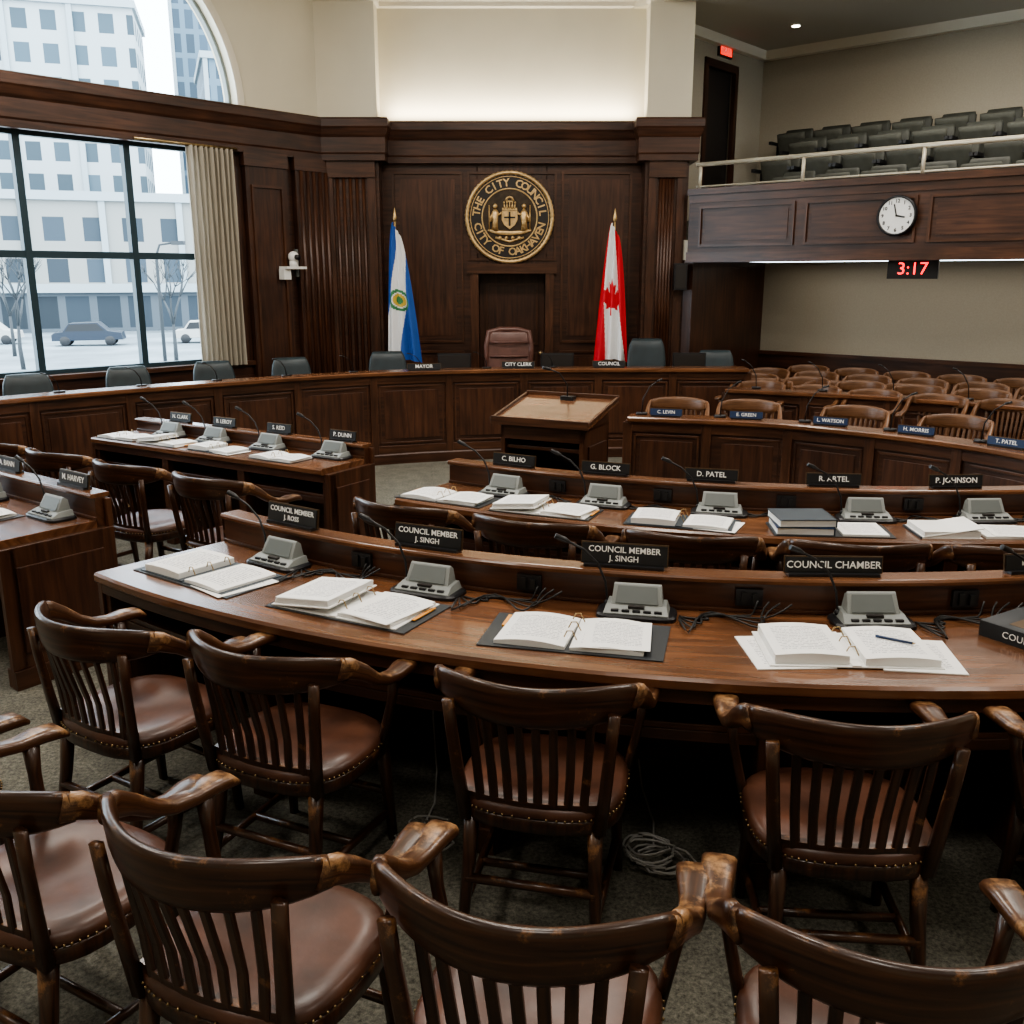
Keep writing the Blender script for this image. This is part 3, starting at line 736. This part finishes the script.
for x0,x1 in((-2.28,-1.66),(1.66,2.11)):
    b.box(x0,x1,12.15,12.2,.0,.35,M_desk); b.box(x0,x1,12.15,12.2,3.15,3.36,M_desk)
    b.box(x0,x0+.10,12.17,12.2,.35,3.15,M_panel2,grain=2); b.box(x1-.10,x1,12.17,12.2,.35,3.15,M_panel2,grain=2)
    n=5
    for i in range(n):
        x=x0+.15+(x1-x0-.3)*i/(n-1); b.cyl((x,12.195,.35),(x,12.195,3.15),.022,.022,M_panel2,8)
for a0,a1,reed in((2.5,3.05,False),(3.18,3.70,True)):
    m=ML
    b.box(a0,a1,-.08,0,0,3.36,M_panel,m,grain=2); b.box(a0-.02,a1+.02,-.11,0,0,.3,M_desk,m); b.box(a0-.02,a1+.02,-.10,0,3.2,3.36,M_desk,m)
    if reed:
        for i in range(5):
            x=a0+.08+(a1-a0-.16)*i/4; b.cyl((x,-.085,.3),(x,-.085,3.2),.026,.026,M_panel2,8,M=m)
    else: frame(b,a0+.06,a1-.06,.5,3.0,-.08,m)
b.obj('wall_back_wood',bevel=0)
b=MB()
cor=[Wp(-5)]+plan[1:]
b.sweep(cor,[(.0,3.34),(-.09,3.34),(-.09,3.41),(-.10,3.43),(-.10,3.60),(-.115,3.63),(-.135,3.70),(-.145,3.72),(-.145,3.80),(-.135,3.82),(0,3.82)],M_panel)
b.obj('trim_2')
b=MB(); b.sweep([Wp(2.5)]+plan[1:],[(0,3.8),(0,5.75),(.12,5.75),(.12,3.8)],M_cream); b.obj('wall_back')
b=MB(); b.sweep([Wp(2.6)]+plan[1:],[(0,5.10),(-.03,5.12),(-.03,5.17),(-.08,5.23),(-.14,5.29),(-.16,5.36),(0,5.36)],M_creamtrim); b.obj('trim_3')
b=MB()
b.box(-.53,-.425,12.44,12.498,0,2.05,M_desk); b.box(.425,.53,12.44,12.498,0,2.05,M_desk); b.box(-.57,.57,12.42,12.498,2.02,2.14,M_desk)
b.box(-.42,.42,12.75,12.79,0,2.03,M_panel,grain=2)
frame(b,-.34,.34,1.1,1.9,12.75); frame(b,-.34,.34,.2,1.0,12.75); b.ball((.38,12.73,1.0),.03,M_gold,8)
b.obj('door_1')

# gallery
G=Vector((2.18,12.0)); aG=math.atan2(-.66,.75); MG=T(G.x,G.y,0,aG)
b=MB(); b.M=MG
b.box(-.05,7.7,0,.1,2.15,2.96,M_panel,grain=0); b.box(-.05,7.7,-.05,.16,2.93,3.0,M_desk); b.box(-.05,7.7,-.03,.1,2.15,2.27,M_desk); b.box(-.05,7.7,-.015,.1,2.84,2.93,M_desk)
k=.1
while k<6.4:
    frame(b,k,k+1.22,2.33,2.80,0); b.box(k+.08,k+1.14,-.008,0,2.40,2.73,M_panel2,grain=0); k+=1.34
b.box(-.78,7.7,.1,1.98,2.18,2.42,M_ceil); b.box(-.78,7.7,1.98,3.08,2.22,2.42,M_ceil)
b.box(-.78,7.7,.95,3.08,2.42,2.70,M_carpet); b.box(-.78,7.7,1.65,3.08,2.70,2.98,M_carpet); b.box(-.78,7.7,2.35,3.08,2.98,3.2,M_carpet)
b.obj('gallery_balcony')
b=MB(); b.M=MG
for i in range(6):
    k=.05+1.3*i; b.cyl((k,.06,3.0),(k,.06,3.27),.020,.020,M_rail,8)
b.cyl((0,.06,3.28),(7.7,.06,3.28),.026,.026,M_rail,10); b.cyl((0,.06,3.03),(7.7,.06,3.03),.012,.012,M_rail,6)
b.obj('gallery_railing')
b=MB(); b.M=MG
b.box(-.95,8,3.1,3.25,2.2,5.3,M_beige)
b.obj('wall_gallery_back')
b=MB(); b.M=MG
b.box(-.95,-.8,-.0,1.5,2.2,5.3,M_beige); b.box(-.95,-.8,2.4,3.1,2.2,5.3,M_beige); b.box(-.95,-.8,1.5,2.4,4.75,5.3,M_beige); b.box(-.99,-.93,1.5,2.4,2.2,4.75,M_black)
b.obj('wall_gallery_side')
b=MB(); b.M=MG
b.box(-.83,-.77,1.46,1.54,2.9,4.8,M_panel); b.box(-.83,-.77,2.26,2.34,2.9,4.8,M_panel); b.box(-.83,-.77,1.46,2.34,4.7,4.8,M_panel); b.box(-.90,-.86,1.54,2.26,2.9,4.7,M_sealdark)
b.obj('door_2')
b=MB(); b.M=MG
b.box(-.8,-.76,1.78,2.12,4.86,5.04,M_black); b.box(-.762,-.755,1.80,2.10,4.88,5.02,M_exit)
b.text('EXIT',.12,M_white,Matrix.Translation((-.752,1.95,4.95))@Matrix.Rotation(math.pi/2,4,'Z')@RX)
b.obj('exit_sign')
b=MB(); b.M=MG
b.box(-.05,7.9,2.0,2.15,.95,2.17,M_beige); b.box(-.05,7.9,1.97,2.15,0,.95,M_panel); b.box(-.05,7.9,1.95,2.0,.93,.98,M_desk)
b.box(-.15,-.02,.1,2.15,0,2.17,M_panel,grain=2)
b.obj('wall_right_lower')
b=MB(); b.M=MG
b.box(-.95,8,-.0,3.2,5.1,5.2,M_ceil); b.box(-.95,8,-.12,0,5.1,5.75,M_cream); b.obj('ceiling_gallery')
b=MB(); b.M=MG
b.box(-.8,8,2.98,3.1,4.98,5.1,M_creamtrim); b.box(-.8,-.7,0,3.1,4.98,5.1,M_creamtrim); b.obj('trim_4')
b=MB(); b.M=MG
for x in(.25,2.2,3.8,5.4,7.0): b.cyl((x,1.9,5.085),(x,1.9,5.101),.07,.07,M_creamtrim,20); b.cyl((x,1.9,5.078),(x,1.9,5.086),.05,.05,M_lampw,16)
b.obj('recessed_downlights')
ts=MB()
mt=Matrix.Translation((0,0,.42))@Matrix.Rotation(rad(-12),4,'X')
R=[]
for i in range(9):
    f=i/8; w_=.215*(1-.10*max(0,(f-.7)/.3)**2); z_=.38*f-.02
    R.append([(w_*math.copysign(abs(math.cos(t))**.5,math.cos(t)),-.005+.032*(1-.4*max(0,(f-.8)/.2))*math.copysign(abs(math.sin(t))**.6,math.sin(t)),z_) for t in[2*math.pi*(j+.5)/16 for j in range(16)]])
ts.loft(R,M_seatgrey,True,True,mt); ts.box(-.20,.20,.03,.045,.0,.34,M_black,mt)
# tipped-up cushion
mt2=Matrix.Translation((0,-.06,.40))@Matrix.Rotation(rad(20),4,'X'); R=[]
for i in range(7):
    f=i/6; z_=.36*f-.03
    R.append([(.20*math.copysign(abs(math.cos(t))**.5,math.cos(t)),-.04+.040*math.copysign(abs(math.sin(t))**.6,math.sin(t)),z_) for t in[2*math.pi*(j+.5)/16 for j in range(16)]])
ts.loft(R,M_seatpad,True,True,mt2)
for sg in(-1,1): ts.box(sg*.240-.02,sg*.240+.02,-.33,.05,.56,.60,M_black); ts.box(sg*.240-.015,sg*.240+.015,-.10,.0,0,.56,M_black)
TS=ts.mesh('theatre_seat',0)
for row,(y,z,k0) in enumerate(((.75,2.42,.95),(1.42,2.70,.43),(2.12,2.98,.45),(2.80,3.2,-.06))):
    for i in range(14):
        k=k0+.53*i
        if k>6.8 or k<-.3: continue
        p=MG@Vector((k,y,z)); place(TS,'theatre_seat',p,aG,1)
b=MB(); R0=.185
b.loft([superell(R0+.02,R0+.02,32,2,0,0,0),superell(R0+.02,R0+.02,32,2,0,0,.04),superell(R0,R0,32,2,0,0,.05),superell(R0-.005,R0-.005,32,2,0,0,.035)],M_black,True,False,M=Matrix.Rotation(math.pi/2,4,'X'))
b.loft([superell(R0,R0,32,2,0,0,0.0),superell(R0,R0,32,2,0,0,.034)],M_clock,False,True,M=Matrix.Rotation(math.pi/2,4,'X'))
for i in range(12):
    a=rad(90-30*i); b.text('12,1,2,3,4,5,6,7,8,9,10,11'.split(',')[i],.05,M_black,Matrix.Translation((.145*math.cos(a),-.036,.145*math.sin(a)))@RX,bold=.0015)
for a,l,w in((90-101,.09,.008),(90-345,.12,.006)):
    b.box(-.01,l,-.041,-.037,-w,w,M_black,Matrix.Rotation(-rad(a),4,'Y'))
p=MG@Vector((2.47,-.025,2.6)); b.obj('wall_clock',p,aG)
b=MB(); b.box(-.25,.25,-.04,.04,-.10,.10,M_black); b.text('3:17',.18,M_led,Matrix.Translation((0,-.043,0))@RX,.002); b.box(-.03,.03,-.01,.01,.10,.115,M_black)
p=MG@Vector((2.62,0.15,2.062)); b.obj('digital_clock',p,aG+rad(12))
for y in(-.95,-.25,.45,1.15):
    for i in range(9):
        p=MG@Vector((.85+.62*i+(.2 if y in(-.25,1.15) else 0),y,0))
        if y<-.9 and i>6: continue
        place(CHp,'wooden_armchair',(p.x,p.y,0),aG+math.pi,(.86,.86,.99))
b=MB(); b.box(-.08,.08,-.12,0,-.16,.16,M_black); b.box(-.065,.065,-.125,-.12,-.14,.14,M_sealdark); b.box(-.02,.02,0,.03,-.02,.02,M_black); b.obj('wall_speaker',(2.07,12.12,1.98),0,bevel=.005)
b=MB(); b.box(-.14,.14,-.16,0,-.03,0,M_clock); b.cyl((0,-.10,0),(0,-.10,.06),.05,.05,M_clock,14); b.ball((0,-.10,.11),.065,M_clock,12); b.cyl((0,-.13,.11),(0,-.20,.10),.03,.03,M_black,12)
b.box(-.16,-.06,-.12,-.02,-.15,-.03,M_clock); b.box(.08,.12,-.03,0,-.12,.2,M_grey)
p=ML@Vector((3.02,-.082,2.10)); b.obj('security_camera',p,aW)

b=MB(); b.box(-8.35,-8.1,-4,5.9,0,5.75,M_cream); b.obj('wall_side_left')
b=MB(); b.box(8.3,8.5,-4,9,0,5.75,M_cream); b.obj('wall_right')
b=MB(); b.box(-8.6,8.8,-4.2,-4,0,5.75,M_cream); b.obj('wall_front')
b=MB()
b.add([(-8.4,-4.2,5.62),(8.6,-4.2,5.62),(8.6,7.0,5.62),(2.1,12.9,5.62),(-1.9,12.9,5.62),(-8.4,5.7,5.62)]+[(-8.4,-4.2,5.8),(8.6,-4.2,5.8),(8.6,7.0,5.8),(2.1,12.9,5.8),(-1.9,12.9,5.8),(-8.4,5.7,5.8)],
      [(0,1,2,3,4,5),(11,10,9,8,7,6)]+[(i,(i+1)%6,6+(i+1)%6,6+i) for i in range(6)],M_ceil); b.obj('ceiling')

# ---------------------------------------------------------------- seal
b=MB(); Rs=.545
disc=lambda r,y0,y1,mat,n=64: b.loft([[(r*math.cos(2*math.pi*j/n),y,r*math.sin(2*math.pi*j/n)) for j in range(n)] for y in(y0,y1)],mat,False)
disc(Rs,-.03,0,M_sealdark); disc(.345,-.033,-.03,M_sealbr)
def torus(R,r,y,mat,n=72,rope=0):
    rings=[]
    for i in range(n+1):
        a=2*math.pi*i/n; rr=r*(1+rope*(i%2)); rings.append([((R+rr*math.cos(t))*math.cos(a),y-rr*math.sin(t),(R+rr*math.cos(t))*math.sin(a)) for t in[2*math.pi*j/8 for j in range(8)]])
    b.loft(rings,mat,True,False)
torus(Rs-.01,.022,-.03,M_gold,120,.35); torus(Rs-.055,.006,-.032,M_gold); torus(.345,.010,-.032,M_gold)
def ringtext(txt,R,a0,a1,flip):
    for i,ch in enumerate(txt):
        if ch==' ': continue
        a=rad(a0+(a1-a0)*i/(len(txt)-1)); rot=(a-math.pi/2) if not flip else (a+math.pi/2)
        b.text(ch,.130,M_gold,Matrix.Translation((R*math.cos(a),-.034,R*math.sin(a)))@RX@Matrix.Rotation(rot,4,'Z'),.004,bold=.003)
ringtext('THE CITY COUNCIL',.415,172,8,False); ringtext('CITY OF OAKHAVEN',.415,195,345,True)
sh=[(-.09,.08),(.09,.08),(.09,-.03),(.06,-.09),(0,-.14),(-.06,-.09),(-.09,-.03)]
n=len(sh); b.add([(x*1.1,-.03,z) for x,z in sh]+[(x*1.1,-.055,z) for x,z in sh],[tuple(range(n)),tuple(range(2*n-1,n-1,-1))]+[(i,(i+1)%n,n+(i+1)%n,n+i) for i in range(n)],M_gold)
b.box(-.07,.07,-.058,-.054,-.01,.01,M_sealdark); b.box(-.012,.012,-.058,-.054,-.10,.07,M_sealdark)
for x in(-.06,-.03,0,.03,.06): b.tube([(x,-.045,.10),(x*1.15,-.045,.17)],[.016,.008],M_gold,6); b.ball((x*1.15,-.045,.18),.014,M_gold,6)
b.box(-.095,.095,-.055,-.03,.085,.115,M_gold); b.box(-.05,.05,-.05,-.03,.19,.20,M_gold)
b.tube([(-.05,-.04,.195),(-.03,-.04,.235),(0,-.04,.245),(.03,-.04,.235),(.05,-.04,.195)],.014,M_gold,6)
for sg in(-1,1):
    b.tube([(sg*.185,-.045,-.15),(sg*.18,-.045,-.05),(sg*.18,-.045,.06),(sg*.18,-.045,.10)],[.046,.036,.048,.018],M_gold,8); b.ball((sg*.18,-.045,.135),.032,M_gold,8)
    b.tube([(sg*.18,-.045,.07),(sg*.13,-.05,.03),(sg*.10,-.05,.06)],.016,M_gold,6); b.tube([(sg*.20,-.045,.07),(sg*.235,-.05,.0),(sg*.235,-.05,-.05)],.016,M_gold,6)
    b.tube([(sg*.255,-.045,-.15),(sg*.255,-.045,.15)],.008,M_gold,6)
b.tube([(-.27,-.04,-.15),(-.15,-.045,-.18),(0,-.045,-.19),(.15,-.045,-.18),(.27,-.04,-.15)],None,M_gold,8,ell=[(.02,.03),(.02,.05),(.02,.055),(.02,.05),(.02,.03)])
for x in(-.12,-.04,.04,.12): b.ball((x,-.045,-.245),.024,M_gold,8)
b.tube([(-.18,-.04,-.24),(0,-.045,-.29),(.18,-.04,-.24)],.014,M_gold,6)
b.obj('city_seal',(-.03,12.478,2.70))

# ---------------------------------------------------------------- flags
leaf=[(0,1),(.14,.70),(.29,.78),(.21,.36),(.42,.60),(.47,.46),(.72,.50),(.62,.30),(.76,.20),(.38,-.12),(.44,-.28),(.05,-.20),(.05,-.55)]
leaf=leaf+[(-x,y) for x,y in reversed(leaf)]
def inpoly(x,y,P):
    c=False
    for i in range(len(P)):
        x1,y1=P[i];x2,y2=P[i-1]
        if (y1>y)!=(y2>y) and x<(x2-x1)*(y-y1)/(y2-y1)+x1: c=not c
    return c
def flag(name,loc,colf,lean):
    b=MB()
    b.cyl((0,0,0),(0,0,.04),.16,.15,M_gold,20); b.cyl((0,0,.04),(0,0,2.62),.014,.012,M_gold,10)
    b.tube([(0,0,2.62),(0,0,2.66),(0,0,2.70),(0,0,2.78)],[.012,.026,.018,.002],M_gold,8)
    NU,NV=80,100; R=[]
    for j in range(NV+1):
        w=j/NV; z=2.60-1.66*w; row=[]
        wid=.08+.35*w**.65; cx=lean*(.02+.10*w)
        for i in range(NU+1):
            u=i/NU; amp=.010+.026*w
            zz=z-.30*(u-.1)*(1-w)*0.5+ .05*math.sin(3*u)*w
            row.append((cx-wid/2+wid*u+.008*math.sin(u*20+w*2),-.055+amp*math.sin(u*2*math.pi*3.2+1.2*w)-.02*w,zz))
        R.append(row)
    n=NU+1; vs=[p for r in R for p in r]; groups={}
    for j in range(NV):
        for i in range(NU):
            m=colf((i+.5)/NU,(j+.5)/NV); groups.setdefault(m.name,(m,[]))[1].append((j*n+i,j*n+i+1,(j+1)*n+i+1,(j+1)*n+i))
    for nm,(m,fs) in groups.items():
        used=sorted({k for f in fs for k in f}); mp={k:i for i,k in enumerate(used)}
        b.add([vs[k] for k in used],[tuple(mp[k] for k in f) for f in fs],m,None,True)
    return b.obj(name,loc)
def cA(u,w):
    dx=(u-.45)*.36; dz=(w-.54)*1.62; d=math.hypot(dx,dz)
    if d<.135: return M_green if d<.05 else (M_yel if d<.085 else (M_fwhite if d<.10 else M_green))
    q=u+.75*(w-.5)
    return M_blue if q<.12 or q>.72 else M_fwhite
def cC(u,w):
    if inpoly((u-.48)/.52,-(w-.56)/.19,leaf): return M_red
    q=u-.35*(w-.5)
    return M_red if q<.18 or q>.74 else M_fwhite
flag('city_flag',(-1.40,11.85,0),cA,.7); flag('canadian_flag',(1.24,11.95,0),cC,-.2)

# ---------------------------------------------------------------- outside
GZ=-2.6
b=MB(); b.add([(-120,9,GZ),(20,30,GZ),(20,180,GZ),(-200,180,GZ)],[(0,1,2,3)],M_snow); b.obj('street_ground')
def bld(name,x,y,w,d,h,rz,mat,shop=False):
    b=MB(); b.box(-w/2,w/2,0,d,0,h,mat); b.box(-w/2-.3,w/2+.3,-.4,d,h,h+.7,M_pale)
    if shop:
        b.box(-w/2-.1,w/2+.1,-.3,0,0,3.2,M_shop); b.box(-w/2-.2,w/2+.2,-.8,0,3.2,3.9,M_pale)
    for k in range(int(w//6)): b.box(-w/2+6*k,-w/2+6*k+.5,-.25,0,3.9 if shop else 0,h,M_pale)
    return b.obj(name,(x,y,GZ),rz)
bld('office_building',-33,82,26,10,10.5,rad(20),M_fac3,True)
bld('office_building',-46,100,18,12,30,rad(16),M_fac1)
bld('office_tower',-25,118,20,16,28,rad(20),M_fac2)
bld('office_tower',-70,125,24,16,75,rad(20),M_fac2)
bld('office_tower',-40,150,18,14,70,rad(15),M_fac2)
bld('office_building',-74,80,24,12,22,rad(35),M_fac1)
def tree(x,y,h):
    b=MB()
    def br(p,d,L,r,k):
        q=p+d*L; b.tube([p,(p+q)/2+Vector((random.uniform(-.05,.05)*L,0,0)),q],[r,r*.85,r*.6],M_bark,5)
        if k==0: return
        for _ in range(3):
            nd=(d+Vector((random.uniform(-.7,.7),random.uniform(-.7,.7),random.uniform(-.1,.5)))).normalized(); br(q,nd,L*.68,r*.6,k-1)
    br(Vector((0,0,0)),Vector((0,0,1)),h*.33,.12,4); b.obj('bare_tree',(x,y,GZ))
tree(-24.5,48,6.6); tree(-17.5,50,6.5); tree(-29,56,7)
def car(x,y,rz,mat):
    b=MB()
    prof=[(-2.2,.35),(-2.2,.75),(-2.0,.9),(-1.5,.95),(-1.1,1.5),(.7,1.55),(1.3,1.0),(2.15,.88),(2.25,.4)]
    n=len(prof)
    b.add([(x_,-.85,z) for x_,z in prof]+[(x_,.85,z) for x_,z in prof],[tuple(range(n)),tuple(range(2*n-1,n-1,-1))]+[(i,(i+1)%n,n+(i+1)%n,n+i) for i in range(n)],mat)
    b.add([(-1.35,-.86,.98),(-1.05,-.86,1.42),(.65,-.86,1.46),(1.1,-.86,1.0)],[(0,1,2,3)],M_black)
    for xx in(-1.4,1.4):
        for yy in(-.86,.70): b.cyl((xx,yy,.33),(xx,yy+.16,.33),.33,.33,M_black,16)
    b.obj('parked_car',(x,y,GZ),rz,bevel=.03)
car(-28.5,65,rad(15),M_carpaint); car(-36,66,rad(15),M_cableg); car(-21.5,68,rad(15),M_cableg)
b=MB(); b.tube([(0,0,0),(0,0,5.5),(.2,0,6),(.9,0,6.1)],[.09,.07,.05,.05],M_bark,8); b.box(.8,1.4,-.14,.14,6.0,6.18,M_bark); b.obj('street_lamp',(-17,47,GZ))

# ---------------------------------------------------------------- lights
def area(name,loc,sx,sy,power,col=(1,.93,.84),rot=(0,0,0)):
    l=bpy.data.lights.new(name,'AREA'); l.shape='RECTANGLE'; l.size=sx; l.size_y=sy; l.energy=power; l.color=col
    o=bpy.data.objects.new(name,l); bpy.context.scene.collection.objects.link(o); o.location=loc; o.rotation_euler=rot; return o
for x in(-4,0,4):
    for y,pw in((0,50),(4,95),(8,105)):
        area('ceiling_fill',(x,y,5.58),1.0,1.0,pw)  # added out-of-view fill lamps that brighten the room, no real fixtures
area('cove_light',(0,12.36,3.86),3.0,.08,30,(1,.90,.72),(math.pi-.25,0,0))
p=MG@Vector((3.5,1.2,5.0)); area('gallery_light',p,5,.5,65,(1,.93,.82),(0,0,aG))
p=MG@Vector((3.6,1.0,2.14)); area('soffit_light',p,6.4,1.4,30,(1,.93,.82),(0,0,aG))
w=bpy.data.worlds.new('World'); bpy.context.scene.world=w; w.use_nodes=True
bg=w.node_tree.nodes['Background']; bg.inputs[0].default_value=(.76,.90,1,1); bg.inputs[1].default_value=7.0
try: bpy.context.scene.view_settings.look='AgX - Medium High Contrast'
except Exception as e: print(e)
try: bpy.context.scene.view_settings.exposure=.3
except Exception as e: print(e)

cam=bpy.data.cameras.new('camera'); co=bpy.data.objects.new('camera',cam); bpy.context.scene.collection.objects.link(co)
co.location=(0,0,2.0); co.rotation_euler=(rad(76),0,0); cam.sensor_width=36; cam.lens=36*950/1024; cam.clip_end=500; cam.clip_start=.05
bpy.context.scene.camera=co
